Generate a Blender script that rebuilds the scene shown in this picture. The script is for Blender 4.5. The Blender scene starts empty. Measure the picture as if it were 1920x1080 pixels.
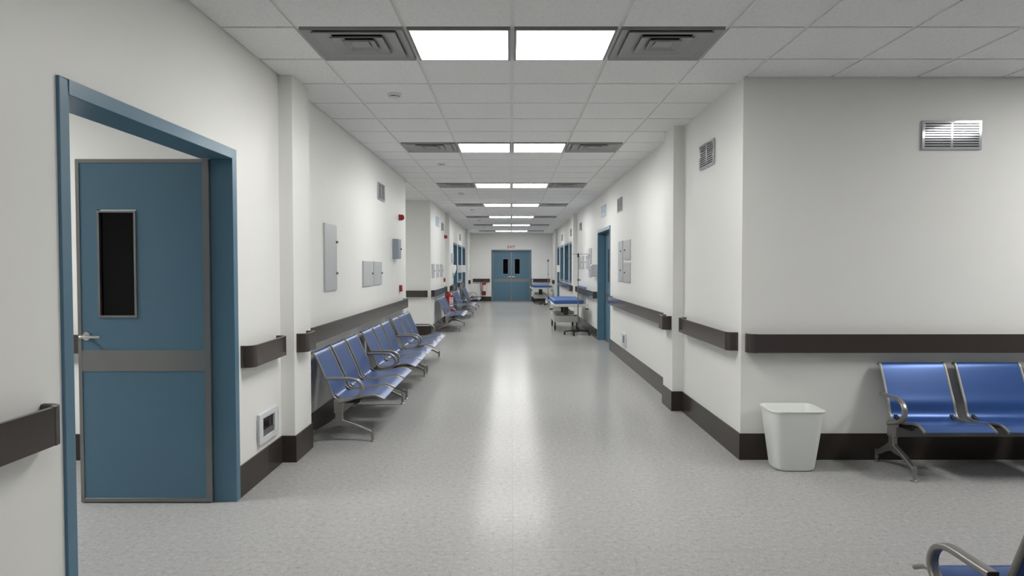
import bpy, bmesh, math, random
from mathutils import Vector, Matrix
from math import sin, cos, pi, radians

random.seed(7)
scene = bpy.context.scene
COL = scene.collection

# ------------------------------------------------------------------ camera
CAM_H = 1.3745
PITCH, YAW, ROLL = 0.03013750, 0.00106285, -0.00056399
fw = Vector((sin(YAW) * cos(PITCH), cos(YAW) * cos(PITCH), -sin(PITCH)))
rt = Vector((cos(YAW), -sin(YAW), 0))
up = rt.cross(fw)
rt2 = rt * cos(ROLL) + up * sin(ROLL)
up2 = up * cos(ROLL) - rt * sin(ROLL)
cam_data = bpy.data.cameras.new('camera')
cam_data.sensor_width = 36.0
cam_data.lens = 36.0 * 1313.36 / 1920.0
cam_data.clip_start = 0.05
cam_data.clip_end = 200
cam = bpy.data.objects.new('camera', cam_data)
COL.objects.link(cam)
m = Matrix.Identity(4)
for i in range(3):
    m[i][0] = rt2[i]; m[i][1] = up2[i]; m[i][2] = -fw[i]
m[0][3] = -0.00627; m[1][3] = 0.0; m[2][3] = CAM_H
cam.matrix_world = m
scene.camera = cam

# ------------------------------------------------------------------ world, exposure
world = bpy.data.worlds.new('world')
scene.world = world
world.use_nodes = True
world.node_tree.nodes['Background'].inputs[0].default_value = (0.5, 0.52, 0.55, 1)
world.node_tree.nodes['Background'].inputs[1].default_value = 0.0
vs = scene.view_settings
vs.view_transform = 'Standard'
vs.look = 'None'
vs.gamma = 1.0
vs.use_curve_mapping = False
vs.exposure = 0.0
LAMP = 23.8           # radiance of the ceiling light panels
LAMP_SIDE = 30.0      # panels of the side hall and of the pair added in the recess
LAMP_ROOM = 54.0      # panels of the side room
LAMP_REAR_FILL = 10.0       # dim unseen panels added behind the viewpoint as fill light

# ------------------------------------------------------------------ materials
def new_mat(name):
    mt = bpy.data.materials.new(name)
    mt.use_nodes = True
    nt = mt.node_tree
    return mt, nt, nt.nodes['Principled BSDF']

def coords(nt, scale=(1, 1, 1)):
    tc = nt.nodes.new('ShaderNodeTexCoord')
    mp = nt.nodes.new('ShaderNodeMapping')
    mp.inputs['Scale'].default_value = scale
    nt.links.new(tc.outputs['Object'], mp.inputs['Vector'])
    return mp.outputs['Vector']

def simple(name, col, rough=0.5, metal=0.0, spec=0.5, noise=0.04, nscale=30.0, bump=0.0, rvar=0.0, scale=(1, 1, 1), coat=0.0):
    mt, nt, b = new_mat(name)
    v = coords(nt, scale)
    n = nt.nodes.new('ShaderNodeTexNoise')
    n.inputs['Scale'].default_value = nscale
    n.inputs['Detail'].default_value = 4
    nt.links.new(v, n.inputs['Vector'])
    mx = nt.nodes.new('ShaderNodeMix'); mx.data_type = 'RGBA'
    nt.links.new(n.outputs['Fac'], mx.inputs[0])
    mx.inputs[6].default_value = tuple(c * (1 - noise) for c in col) + (1,)
    mx.inputs[7].default_value = tuple(min(1, c * (1 + noise)) for c in col) + (1,)
    nt.links.new(mx.outputs[2], b.inputs['Base Color'])
    b.inputs['Roughness'].default_value = rough
    b.inputs['Metallic'].default_value = metal
    b.inputs['Specular IOR Level'].default_value = spec
    if coat:
        b.inputs['Coat Weight'].default_value = coat
        b.inputs['Coat Roughness'].default_value = 0.1
    if rvar:
        mr = nt.nodes.new('ShaderNodeMapRange')
        mr.inputs['To Min'].default_value = rough - rvar
        mr.inputs['To Max'].default_value = rough + rvar
        nt.links.new(n.outputs['Fac'], mr.inputs['Value'])
        nt.links.new(mr.outputs['Result'], b.inputs['Roughness'])
    if bump:
        bp = nt.nodes.new('ShaderNodeBump')
        bp.inputs['Strength'].default_value = bump
        bp.inputs['Distance'].default_value = 0.002
        nt.links.new(n.outputs['Fac'], bp.inputs['Height'])
        nt.links.new(bp.outputs['Normal'], b.inputs['Normal'])
    return mt

M = {}
M['wall'] = simple('wall_paint', (0.825, 0.825, 0.80), rough=0.42, spec=0.2, noise=0.012, nscale=6, bump=0.12)
M['brown'] = simple('brown_plastic', (0.056, 0.046, 0.042), rough=0.16, spec=0.42, noise=0.06, nscale=90)
M['brown_base'] = simple('brown_skirting', (0.048, 0.040, 0.036), rough=0.2, spec=0.12, noise=0.05, nscale=25)
M['blue'] = simple('blue_door_paint', (0.090, 0.190, 0.268), rough=0.34, spec=0.5, noise=0.03, nscale=14, bump=0.03)
M['trim_metal'] = simple('brushed_trim_steel', (0.25, 0.252, 0.255), rough=0.36, metal=0.85, noise=0.05, nscale=60, scale=(1, 1, 14), rvar=0.06)
M['black_glass'] = simple('dark_glass', (0.003, 0.003, 0.0035), rough=0.03, spec=0.12, noise=0.1)
M['chrome'] = simple('satin_chrome', (0.62, 0.60, 0.58), rough=0.2, metal=1.0, noise=0.03)
M['bench_metal'] = simple('bench_grey_steel', (0.30, 0.29, 0.275), rough=0.36, metal=0.75, noise=0.05, nscale=120, rvar=0.04)
M['bench_beam'] = simple('bench_beam_paint', (0.13, 0.13, 0.128), rough=0.4, metal=0.4, noise=0.04)
M['seat'] = simple('blue_seat_metal', (0.026, 0.082, 0.27), rough=0.30, metal=0.30, spec=0.5, noise=0.05, nscale=160, scale=(1, 10, 10), rvar=0.05)
M['black'] = simple('black_rubber', (0.008, 0.008, 0.008), rough=0.6, noise=0.1)
M['panel'] = simple('grey_panel_metal', (0.56, 0.58, 0.59), rough=0.35, metal=0.25, noise=0.03, nscale=40, rvar=0.04)
M['cabinet'] = simple('blue_grey_cabinet', (0.30, 0.35, 0.41), rough=0.35, metal=0.3, noise=0.03)
M['grille'] = simple('wall_grille_alloy', (0.50, 0.52, 0.54), rough=0.07, metal=0.25, noise=0.03)
M['slot'] = simple('grille_backing', (0.07, 0.075, 0.08), rough=0.95, spec=0.0, noise=0.05)
M['white_plastic'] = simple('white_plastic', (0.82, 0.83, 0.82), rough=0.3, noise=0.02, nscale=20)
M['bin'] = simple('white_bin_plastic', (0.80, 0.83, 0.80), rough=0.38, noise=0.015, nscale=18)
M['socket'] = simple('socket_bezel', (0.68, 0.70, 0.73), rough=0.28, noise=0.02)
M['red'] = simple('red_paint', (0.34, 0.016, 0.016), rough=0.3, noise=0.06)
M['red_label'] = simple('red_print', (0.50, 0.03, 0.03), rough=0.5, noise=0.05)
M['vent'] = simple('ceiling_vent_paint', (0.34, 0.342, 0.335), rough=0.5, noise=0.03)
M['vent_dark'] = simple('vent_cavity', (0.02, 0.02, 0.02), rough=0.8, noise=0.1)
M['lamp_frame'] = simple('lamp_frame_paint', (0.30, 0.30, 0.30), rough=0.5, noise=0.03)
M['bed_white'] = simple('bed_white_enamel', (0.66, 0.67, 0.64), rough=0.32, noise=0.02)
M['bed_blue'] = simple('bed_vinyl_blue', (0.045, 0.12, 0.36), rough=0.38, noise=0.05, nscale=50, bump=0.05)
M['lift'] = simple('lift_column_dark', (0.035, 0.037, 0.038), rough=0.45, noise=0.06)
M['sign_blue'] = simple('sign_blue_print', (0.09, 0.27, 0.45), rough=0.4, noise=0.03)
M['sign_plate'] = simple('sign_plate_pale', (0.58, 0.70, 0.78), rough=0.35, noise=0.02)
M['tee'] = simple('ceiling_tee_enamel', (0.80, 0.80, 0.78), rough=0.45, noise=0.02)
M['hose'] = simple('black_hose', (0.012, 0.012, 0.012), rough=0.4, noise=0.1)

def emit(name, strength):
    mt, nt, b = new_mat(name)
    b.inputs['Base Color'].default_value = (0.9, 0.9, 0.9, 1)
    b.inputs['Emission Color'].default_value = (1.0, 0.99, 0.968, 1)
    b.inputs['Emission Strength'].default_value = strength
    return mt
M['lamp'] = emit('lamp_diffuser', LAMP)
M['lamp_side'] = emit('lamp_diffuser_side', LAMP_SIDE)
M['lamp_room'] = emit('lamp_diffuser_room', LAMP_ROOM)
M['lamp_rear_fill'] = emit('rear_fill_diffuser', LAMP_REAR_FILL)

# ceiling tile: fine pitted mineral board
mt, nt, b = new_mat('ceiling_tile_board')
v = coords(nt)
n1 = nt.nodes.new('ShaderNodeTexNoise'); n1.inputs['Scale'].default_value = 90; n1.inputs['Detail'].default_value = 8
n2 = nt.nodes.new('ShaderNodeTexVoronoi'); n2.inputs['Scale'].default_value = 160
nt.links.new(v, n1.inputs['Vector']); nt.links.new(v, n2.inputs['Vector'])
cr = nt.nodes.new('ShaderNodeValToRGB')
cr.color_ramp.elements[0].position = 0.38; cr.color_ramp.elements[0].color = (0.81, 0.81, 0.808, 1)
cr.color_ramp.elements[1].position = 0.52; cr.color_ramp.elements[1].color = (0.88, 0.88, 0.878, 1)
nt.links.new(n1.outputs['Fac'], cr.inputs['Fac'])
nt.links.new(cr.outputs['Color'], b.inputs['Base Color'])
b.inputs['Roughness'].default_value = 0.9
b.inputs['Specular IOR Level'].default_value = 0.15
bp = nt.nodes.new('ShaderNodeBump'); bp.inputs['Strength'].default_value = 0.25; bp.inputs['Distance'].default_value = 0.001
nt.links.new(n2.outputs['Distance'], bp.inputs['Height']); nt.links.new(bp.outputs['Normal'], b.inputs['Normal'])
M['tile'] = mt

# floor: speckled vinyl sheet with welded joints
mt, nt, b = new_mat('speckled_vinyl')
N = nt.nodes.new; L = nt.links.new
v = coords(nt)
def noise(scale, detail, vec=v, rough=0.5):
    n = N('ShaderNodeTexNoise'); n.inputs['Scale'].default_value = scale
    n.inputs['Detail'].default_value = detail; n.inputs['Roughness'].default_value = rough
    L(vec, n.inputs['Vector']); return n
def ramp(src, stops):
    c = N('ShaderNodeValToRGB')
    while len(c.color_ramp.elements) < len(stops): c.color_ramp.elements.new(0.5)
    for e, (p, k) in zip(c.color_ramp.elements, stops):
        e.position = p; e.color = (k[0], k[1], k[2], 1)
    L(src, c.inputs['Fac']); return c.outputs['Color']
def mixc(fac, a, bb, mode='MIX'):
    x = N('ShaderNodeMix'); x.data_type = 'RGBA'; x.blend_type = mode
    if isinstance(fac, float): x.inputs[0].default_value = fac
    else: L(fac, x.inputs[0])
    if isinstance(a, tuple): x.inputs[6].default_value = a + (1,)
    else: L(a, x.inputs[6])
    if isinstance(bb, tuple): x.inputs[7].default_value = bb + (1,)
    else: L(bb, x.inputs[7])
    return x.outputs[2]
# small dark and light chips over a faintly mottled grey
chip = noise(34, 4, rough=0.62)
base = ramp(chip.outputs['Fac'], [(0.30, (0.19, 0.187, 0.182)), (0.385, (0.29, 0.287, 0.28)), (0.45, (0.375, 0.372, 0.364)), (0.58, (0.40, 0.397, 0.389)), (0.67, (0.54, 0.537, 0.527))])
fine = noise(95, 5, rough=0.65)
base = mixc(0.5, base, ramp(fine.outputs['Fac'], [(0.32, (0.20, 0.196, 0.19)), (0.44, (0.365, 0.362, 0.354)), (0.56, (0.40, 0.397, 0.389)), (0.68, (0.60, 0.597, 0.585))]))
broad = noise(1.2, 3)
base = mixc(0.25, base, ramp(broad.outputs['Fac'], [(0.3, (0.36, 0.357, 0.352)), (0.7, (0.405, 0.403, 0.396))]))
# joints every 1.8 m across and one along the middle
sx = N('ShaderNodeSeparateXYZ'); L(v, sx.inputs[0])
def joint(axis, off, w):
    a = N('ShaderNodeMath'); a.operation = 'ADD'; L(sx.outputs[axis], a.inputs[0]); a.inputs[1].default_value = off
    m1 = N('ShaderNodeMath'); m1.operation = 'PINGPONG'; L(a.outputs[0], m1.inputs[0]); m1.inputs[1].default_value = 0.9
    lt = N('ShaderNodeMath'); lt.operation = 'LESS_THAN'; L(m1.outputs[0], lt.inputs[0]); lt.inputs[1].default_value = w
    return lt.outputs[0]
j1 = joint(1, 1.8 * 20 - 5.142, 0.0022)
ab = N('ShaderNodeMath'); ab.operation = 'ABSOLUTE'; L(sx.outputs[0], ab.inputs[0])
lt2 = N('ShaderNodeMath'); lt2.operation = 'LESS_THAN'; L(ab.outputs[0], lt2.inputs[0]); lt2.inputs[1].default_value = 0.0016
j2 = lt2.outputs[0]
jm = N('ShaderNodeMath'); jm.operation = 'MAXIMUM'; L(j1, jm.inputs[0]); L(j2, jm.inputs[1])
base = mixc(jm.outputs[0], base, (0.335, 0.33, 0.325))
L(base, b.inputs['Base Color'])
rr = N('ShaderNodeMapRange'); rr.inputs['To Min'].default_value = 0.16; rr.inputs['To Max'].default_value = 0.23
L(fine.outputs['Fac'], rr.inputs['Value']); L(rr.outputs['Result'], b.inputs['Roughness'])
b.inputs['Specular IOR Level'].default_value = 0.036
bn = noise(48, 4)
bp = N('ShaderNodeBump'); bp.inputs['Strength'].default_value = 0.12; bp.inputs['Distance'].default_value = 0.002
L(bn.outputs['Fac'], bp.inputs['Height']); L(bp.outputs['Normal'], b.inputs['Normal'])
M['floor'] = mt

# ------------------------------------------------------------------ mesh helpers
def B():
    return bmesh.new()

def box(bm, x0, x1, y0, y1, z0, z1):
    vs_ = [bm.verts.new((x, y, z)) for x in (x0, x1) for y in (y0, y1) for z in (z0, z1)]
    for f in ((0, 1, 3, 2), (4, 6, 7, 5), (0, 4, 5, 1), (2, 3, 7, 6), (0, 2, 6, 4), (1, 5, 7, 3)):
        bm.faces.new([vs_[i] for i in f])
    return bm

def prism(bm, pts, axis, a0, a1):
    """outline in the plane perpendicular to axis, extruded from a0 to a1. axis 'x': pts=(y,z); 'y': (x,z); 'z': (x,y)"""
    def P(p, a):
        return {'x': (a, p[0], p[1]), 'y': (p[0], a, p[1]), 'z': (p[0], p[1], a)}[axis]
    lo = [bm.verts.new(P(p, a0)) for p in pts]
    hi = [bm.verts.new(P(p, a1)) for p in pts]
    n = len(pts)
    bm.faces.new(lo); bm.faces.new(hi[::-1])
    for i in range(n):
        bm.faces.new((lo[i], hi[i], hi[(i + 1) % n], lo[(i + 1) % n]))
    return bm

def sweep(bm, path, section, lateral, caps=True):
    """sweep a 2-D section (a along the fixed lateral axis, b along the in-plane normal) over a planar path"""
    lat = Vector(lateral).normalized()
    path = [Vector(p) for p in path]
    rings = []
    for i, p in enumerate(path):
        t = (path[min(i + 1, len(path) - 1)] - path[max(i - 1, 0)]).normalized()
        nrm = t.cross(lat).normalized()
        k = 1.0
        if 0 < i < len(path) - 1:
            t1 = (p - path[i - 1]).normalized()
            c = max(0.3, abs(t1.dot(t)))
            k = 1 / c
        rings.append([bm.verts.new(p + lat * a + nrm * b_ * k) for a, b_ in section])
    n = len(section)
    for r0, r1 in zip(rings, rings[1:]):
        for i in range(n):
            bm.faces.new((r0[i], r0[(i + 1) % n], r1[(i + 1) % n], r1[i]))
    if caps:
        bm.faces.new(rings[0][::-1]); bm.faces.new(rings[-1])
    return bm

def rrect(w, h, r, n=3):
    out = []
    for cx, cy, a0 in ((w / 2 - r, h / 2 - r, 0), (-w / 2 + r, h / 2 - r, 90), (-w / 2 + r, -h / 2 + r, 180), (w / 2 - r, -h / 2 + r, 270)):
        for k in range(n + 1):
            a = radians(a0 + 90 * k / n)
            out.append((cx + r * cos(a), cy + r * sin(a)))
    return out

def circ(r, n=12):
    return [(r * cos(2 * pi * k / n), r * sin(2 * pi * k / n)) for k in range(n)]

def tube(bm, path, r, n=10):
    path = [Vector(p) for p in path]
    t0 = (path[1] - path[0]).normalized()
    ref = Vector((0, 0, 1)) if abs(t0.z) < 0.9 else Vector((1, 0, 0))
    u = t0.cross(ref).normalized()
    rings = []
    for i, p in enumerate(path):
        t = (path[min(i + 1, len(path) - 1)] - path[max(i - 1, 0)]).normalized()
        u = (u - t * u.dot(t)).normalized()
        w = t.cross(u)
        rad = r[i] if isinstance(r, (list, tuple)) else r
        rings.append([bm.verts.new(p + u * rad * cos(2 * pi * k / n) + w * rad * sin(2 * pi * k / n)) for k in range(n)])
    for a, c in zip(rings, rings[1:]):
        for i in range(n):
            bm.faces.new((a[i], a[(i + 1) % n], c[(i + 1) % n], c[i]))
    bm.faces.new(rings[0][::-1]); bm.faces.new(rings[-1])
    return bm

def lathe(bm, prof, centre=(0, 0, 0), axis='z', n=24):
    """prof: list of (radius, height); closed at both ends"""
    c = Vector(centre)
    rings = []
    for r, h in prof:
        r = max(r, 1e-4)
        ring = []
        for k in range(n):
            a = 2 * pi * k / n
            if axis == 'z': p = Vector((r * cos(a), r * sin(a), h))
            elif axis == 'y': p = Vector((r * cos(a), -h, r * sin(a)))   # height points out of a wall (-y)
            else: p = Vector((h, r * cos(a), r * sin(a)))
            ring.append(bm.verts.new(c + p))
        rings.append(ring)
    for a, d in zip(rings, rings[1:]):
        for i in range(n):
            bm.faces.new((a[i], a[(i + 1) % n], d[(i + 1) % n], d[i]))
    bm.faces.new(rings[0][::-1]); bm.faces.new(rings[-1])
    return bm

def smooth_path(pts, n=6):
    """Catmull-Rom through the points"""
    P = [Vector(p) for p in pts]
    P = [P[0] * 2 - P[1]] + P + [P[-1] * 2 - P[-2]]
    out = []
    for i in range(1, len(P) - 2):
        for k in range(n):
            t = k / n
            a, b_, c, d = P[i - 1], P[i], P[i + 1], P[i + 2]
            out.append(0.5 * ((2 * b_) + (c - a) * t + (2 * a - 5 * b_ + 4 * c - d) * t * t + (3 * b_ - a - 3 * c + d) * t ** 3))
    out.append(P[-2])
    return out

def obj(name, bm, mat, parent=None, bevel=0.0, segs=2, smooth=True, angle=35):
    bmesh.ops.remove_doubles(bm, verts=bm.verts, dist=1e-6)
    bmesh.ops.recalc_face_normals(bm, faces=bm.faces)
    me = bpy.data.meshes.new(name)
    bm.to_mesh(me); bm.free()
    if isinstance(mat, (list, tuple)):
        for k in mat: me.materials.append(M[k])
    else:
        me.materials.append(M[mat])
    o = bpy.data.objects.new(name, me)
    COL.objects.link(o)
    if parent is not None: o.parent = parent
    if smooth:
        for p in me.polygons: p.use_smooth = True
        try:
            me.set_sharp_from_angle(angle=radians(angle))
        except Exception:
            for p in me.polygons: p.use_smooth = False
    if bevel:
        md = o.modifiers.new('bevel', 'BEVEL')
        md.width = bevel; md.segments = segs; md.limit_method = 'ANGLE'; md.angle_limit = radians(40)
        md.harden_normals = True
    return o

def thing(name, label, cat, loc=(0, 0, 0), rz=0.0, group=None, kind=None):
    o = bpy.data.objects.new(name, None)
    COL.objects.link(o)
    o.empty_display_size = 0.1
    o.location = loc; o.rotation_euler = (0, 0, rz)
    tag(o, label, cat, group, kind)
    return o

def tag(o, label=None, cat=None, group=None, kind=None):
    if label: o['label'] = label
    if cat: o['category'] = cat
    if group: o['group'] = group
    if kind: o['kind'] = kind
    return o

def struct(name, bm, mat, bevel=0.0, label=None):
    o = obj(name, bm, mat, None, bevel)
    tag(o, label, None, None, 'structure')
    return o

def dup(root, loc, rz, label, group=None, name=None):
    r = root.copy(); COL.objects.link(r)
    r.location = loc; r.rotation_euler = (0, 0, rz)
    r['label'] = label
    if group: r['group'] = group
    for ch in list(root.children):
        c = ch.copy(); COL.objects.link(c); c.parent = r
        for g in ch.children:
            d = g.copy(); COL.objects.link(d); d.parent = c
    return r

# wall frames: local x = viewer's right, -y = out of the wall, z up
WX = 1.625
RL, RR, RF = pi / 2, -pi / 2, 0.0     # left wall, right wall, walls facing the camera

# ------------------------------------------------------------------ dimensions
CEIL = 2.7035
ROW0 = 3.92725           # Y of ceiling row line 0
YA = 4.955               # walls that face the camera on both sides
YE = 10.755              # end of the first left wall
YR = 14.06               # recess wall
YF = 28.03               # far wall
YB = -7.5                # behind the camera
XO = 9.6
DEPTH = 0.18
HW = 2.85                # walls run a little above the ceiling boards

def wall_x(bm, x_face, out, y0, y1, openings, thick):
    """wall along Y whose room face is x_face; out=+1/-1 gives the side the solid lies on; openings (ya,yb,za,zb)"""
    xa, xb = sorted((x_face, x_face + out * thick))
    cuts = sorted(openings)
    y = y0
    for (a, c, za, zb) in cuts:
        box(bm, xa, xb, y, a, 0, HW)
        if za > 0: box(bm, xa, xb, a, c, 0, za)
        box(bm, xa, xb, a, c, zb, HW)
        y = c
    box(bm, xa, xb, y, y1, 0, HW)

# openings, each (outer Y0, outer Y1)
F = 0.058                # width of the blue frame face
FT = 2.058               # top of frames
D1 = (2.512, 4.122)      # open double door, left
D3 = (11.53, 13.19)      # right wall door
D4 = (19.60, 20.84)      # left wall, far
W4 = (21.28, 22.72)
D5 = (23.18, 24.50)
W1 = (17.98, 19.52)
W2 = (19.88, 21.36)
W3 = (21.80, 23.20)
D6 = (23.74, 24.66)
SILL = 0.925
ins = 0.03
def dop(d): return (d[0] + ins, d[1] - ins, 0, FT - ins)
def wop(d): return (d[0] + ins, d[1] - ins, SILL + ins, FT - ins)

bm = B()
wall_x(bm, -WX, -1, YB, YA, [dop(D1)], DEPTH)
struct('wall_left', bm, 'wall')
bm = B(); box(bm, -XO, -WX, YA, YE, 0, HW)
struct('wall_left_block', bm, 'wall')
bm = B(); wall_x(bm, -WX, -1, YR, YF, [dop(D4), wop(W4), dop(D5)], 0.30)
box(bm, -XO, -WX - 0.30, YR, YF, 0, HW)
struct('wall_left_far', bm, 'wall')
bm = B(); wall_x(bm, WX, 1, YA, YF, [dop(D3), wop(W1), wop(W2), wop(W3), dop(D6)], 0.30)
box(bm, WX + 0.30, XO, YA, YF, 0, HW)
struct('wall_right', bm, 'wall')
bm = B()
box(bm, -XO, -0.77, YF, YF + 0.25, 0, HW); box(bm, 0.77, XO, YF, YF + 0.25, 0, HW); box(bm, -0.77, 0.77, YF, YF + 0.25, FT - 0.03, HW)
box(bm, -XO, XO, YF + 0.25, YF + 0.3, 0, HW)
struct('wall_far', bm, 'wall')
bm = B(); box(bm, -XO, XO, YB - 0.2, YB, 0, HW)
struct('wall_rear', bm, 'wall')
bm = B(); box(bm, XO, XO + 0.2, YB, YA, 0, HW)
struct('wall_side_hall_end', bm, 'wall')
bm = B(); box(bm, -XO - 0.2, -XO, YB, YF, 0, HW)
struct('wall_side_room_end', bm, 'wall')

bm = B(); box(bm, -XO, -WX - DEPTH, 0.10, 0.28, 0, HW)
struct('wall_side_room_rear', bm, 'wall')

# floor
bm = B(); box(bm, -XO - 0.2, XO + 0.2, YB - 0.2, YF + 0.2, -0.12, 0)
struct('floor', bm, 'floor')

# pilasters
PIL = [(-1, 4.90, 5.30), (1, 6.645, 7.045), (-1, 17.26, 17.66), (1, 17.37, 17.77), (-1, 24.72, 25.12), (1, 24.72, 25.12)]
PD = 0.098
for s, a, c in PIL:
    bm = B()
    x0, x1 = sorted((s * (WX - PD), s * (WX + 0.01)))
    box(bm, x0, x1, a, c, 0, HW)
    struct('wall_left_pilaster' if s < 0 else 'wall_right_pilaster', bm, 'wall', bevel=0.004)

# skirting
BH, BT = 0.188, 0.010
def skirt(name, pieces):
    bm = B()
    for x0, x1, y0, y1 in pieces: box(bm, x0, x1, y0, y1, 0, BH)
    struct(name, bm, 'brown_base')
def side_skirt(s, runs):
    out = []
    for a, c, on in runs:
        x = WX - PD if on else WX
        x0, x1 = sorted((s * x, s * (x - BT)))
        out.append((x0, x1, a - (BT if on else 0), c + (BT if on else 0)))
        if on:
            xa, xb = sorted((s * (WX - PD), s * WX))
            out.append((xa, xb, a - BT, a)); out.append((xa, xb, c, c + BT))
    return out
skirt('baseboard_left', side_skirt(-1, [(YB, D1[0], 0), (D1[1], 4.90 - BT, 0), (4.90, 5.30, 1), (5.30 + BT, YE, 0),
      (YR, 17.26 - BT, 0), (17.26, 17.66, 1), (17.66 + BT, D4[0], 0), (D4[1], D5[0], 0), (D5[1], 24.72 - BT, 0), (24.72, 25.12, 1), (25.12 + BT, YF - BT, 0)])
      + [(-XO, -WX, YE, YE + BT), (-XO, -WX + BT, YR - BT, YR)])
skirt('baseboard_right', side_skirt(1, [(YA - BT, 6.645 - BT, 0), (6.645, 7.045, 1), (7.045 + BT, D3[0], 0), (D3[1], 17.37 - BT, 0),
      (17.37, 17.77, 1), (17.77 + BT, D6[0], 0), (D6[1], 24.72 - BT, 0), (24.72, 25.12, 1), (25.12 + BT, YF - BT, 0)]))
skirt('baseboard_side_hall', [(WX, XO, YA - BT, YA)])
skirt('baseboard_side_room', [(-XO, -WX - DEPTH, YA - BT, YA)])
skirt('baseboard_far', [(-WX, -0.805, YF - BT, YF), (0.805, WX, YF - BT, YF)])

# ------------------------------------------------------------------ ceiling
rows = [ROW0 + 0.6 * k for k in range(-20, 42)]
lamp_rows = [-12, -6, 0, 6, 12, 18, 24, 30, 36]
cx_edges = [-WX, -1.2, -0.6, 0.0, 0.6, 1.2, 1.640]
right_edges = [1.640 + 0.6 * k for k in range(0, 14)]
left_room = [-1.805 - 0.6 * k for k in range(0, 10)][::-1]
side_lamps_r = [(4, -2), (4, -1), (10, -2), (10, -1)]
side_lamps_l = [(4, -2), (4, -1)]
bmt, bmb = B(), B()
TI, TZ, GZ = 0.012, CEIL, CEIL + 0.008
tees_done = {}
def tiles(xe, y_lo, y_hi, skip=()):
    ks = list(range(-20, 42))
    for i in range(len(xe) - 1):
        for k in ks:
            a, c = ROW0 + 0.6 * k, ROW0 + 0.6 * (k + 1)
            a, c = max(a, y_lo), min(c, y_hi)
            if c - a < 0.05 or (i, k) in skip: continue
            box(bmt, xe[i] + TI, xe[i + 1] - TI, a + TI, c - TI, TZ, TZ + 0.02)
    for x in xe:
        if x in tees_done and tees_done[x][0] <= y_lo and tees_done[x][1] >= y_hi: continue
        tees_done[x] = (y_lo, y_hi)
        box(bmb, x - TI, x + TI, y_lo, y_hi, GZ, GZ + 0.02)
    for k in ks:
        y = ROW0 + 0.6 * k
        if y_lo < y < y_hi: box(bmb, xe[0], xe[-1], y - TI, y + TI, GZ + 0.0005, GZ + 0.02)
    for y in (y_lo, y_hi): box(bmb, xe[0], xe[-1], y - TI, y + TI, GZ, GZ + 0.02)
skip = set()
for r_ in lamp_rows:
    for i in (1, 2, 3, 4): skip.add((i, r_))
tiles(cx_edges, YB, YF, skip)
tiles(right_edges, YB, YA, set(side_lamps_r))
left_list = [-1.805 - 0.6 * k for k in range(0, 13)]
left_up = left_list[::-1]
nl = len(left_up) - 1
lskip = set((nl - 1 - i, k) for i, k in side_lamps_l)
tiles(left_up, YB, YA, lskip)
rec = [-WX - 0.6 * k for k in range(0, 14)][::-1]
rskip = set((len(rec) - 2 - i, 14) for i in (4, 5))
tiles(rec, YE, YR, rskip)
# the corridor's outer strip against the wall line closes over the recess with its own tee
struct('ceiling', bmt, 'tile', label='suspended ceiling of grey square mineral boards')
struct('ceiling_grid', bmb, 'tee')
bm = B(); box(bm, -XO - 0.2, XO + 0.2, YB - 0.2, YF + 0.2, HW, HW + 0.1)
struct('ceiling_slab', bm, 'slot')

# lamps ------------------------------------------------------------
def make_lamp(mat, label, group):
    t = thing('ceiling_light', label, 'ceiling light', group=group)
    h = 0.288; w = 0.014; z0, z1 = -0.012, 0.03
    bm = B()
    for x0, x1, y0, y1 in ((-h, h, -h, -h + w), (-h, h, h - w, h), (-h, -h + w, -h + w, h - w), (h - w, h, -h + w, h - w)):
        box(bm, x0, x1, y0, y1, z0, z1)
    obj('frame', bm, 'lamp_frame', t)
    bm = B(); box(bm, -h + w, h - w, -h + w, h - w, z0 + 0.003, z0 + 0.008)
    obj('diffuser', bm, mat, t)
    bm = B(); box(bm, -h, h, -h, h, z1, z1 + 0.02)
    obj('housing', bm, 'lamp_frame', t)
    return t

def make_vent(label, group):
    t = thing('ceiling_vent', label, 'air vent', group=group)
    h = 0.288; w = 0.040; z0 = -0.012
    bm = B()
    def ring(o_, oz, i_, iz, th=0.003):
        q = [[bm.verts.new((sx_ * r_, sy * r_, z)) for sx_, sy in ((-1, -1), (1, -1), (1, 1), (-1, 1))]
             for r_, z in ((o_, oz), (i_, iz), (i_, iz + th), (o_, oz + th))]
        for k in range(4):
            for a in range(4):
                bm.faces.new((q[a][k], q[a][(k + 1) % 4], q[(a + 1) % 4][(k + 1) % 4], q[(a + 1) % 4][k]))
    ring(h, z0, 0.236, z0 + 0.019, 0.003)
    for x0, x1, y0, y1 in ((-h, h, -h, -h + .003), (-h, h, h - .003, h), (-h, -h + .003, -h, h), (h - .003, h, -h, h)):
        box(bm, x0, x1, y0, y1, z0, z0 + 0.04)
    obj('frame', bm, 'vent', t)
    for k, (o_, i_) in enumerate(((0.238, 0.146), (0.152, 0.086), (0.092, 0.050))):
        bm = B(); ring(o_, z0 + 0.001, i_, z0 + 0.022, 0.002)
        for x0, x1, y0, y1 in ((-o_, o_, -o_, -o_ + .003), (-o_, o_, o_ - .003, o_), (-o_, -o_ + .003, -o_, o_), (o_ - .003, o_, -o_, o_)):
            box(bm, x0, x1, y0, y1, z0 + 0.001, z0 + 0.009)
        obj('louvre', bm, 'vent', t)
    bm = B(); box(bm, -0.052, 0.052, -0.052, 0.052, z0 + 0.010, z0 + 0.013)
    obj('centre_plate', bm, 'vent', t)
    bm = B(); box(bm, -h, h, -h, h, 0.06, 0.07)
    for x0, x1, y0, y1 in ((-h, h, -h, -h + .004), (-h, h, h - .004, h), (-h, -h + .004, -h, h), (h - .004, h, -h, h)):
        box(bm, x0, x1, y0, y1, 0.024, 0.06)
    obj('housing', bm, 'vent_dark', t)
    return t

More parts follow.
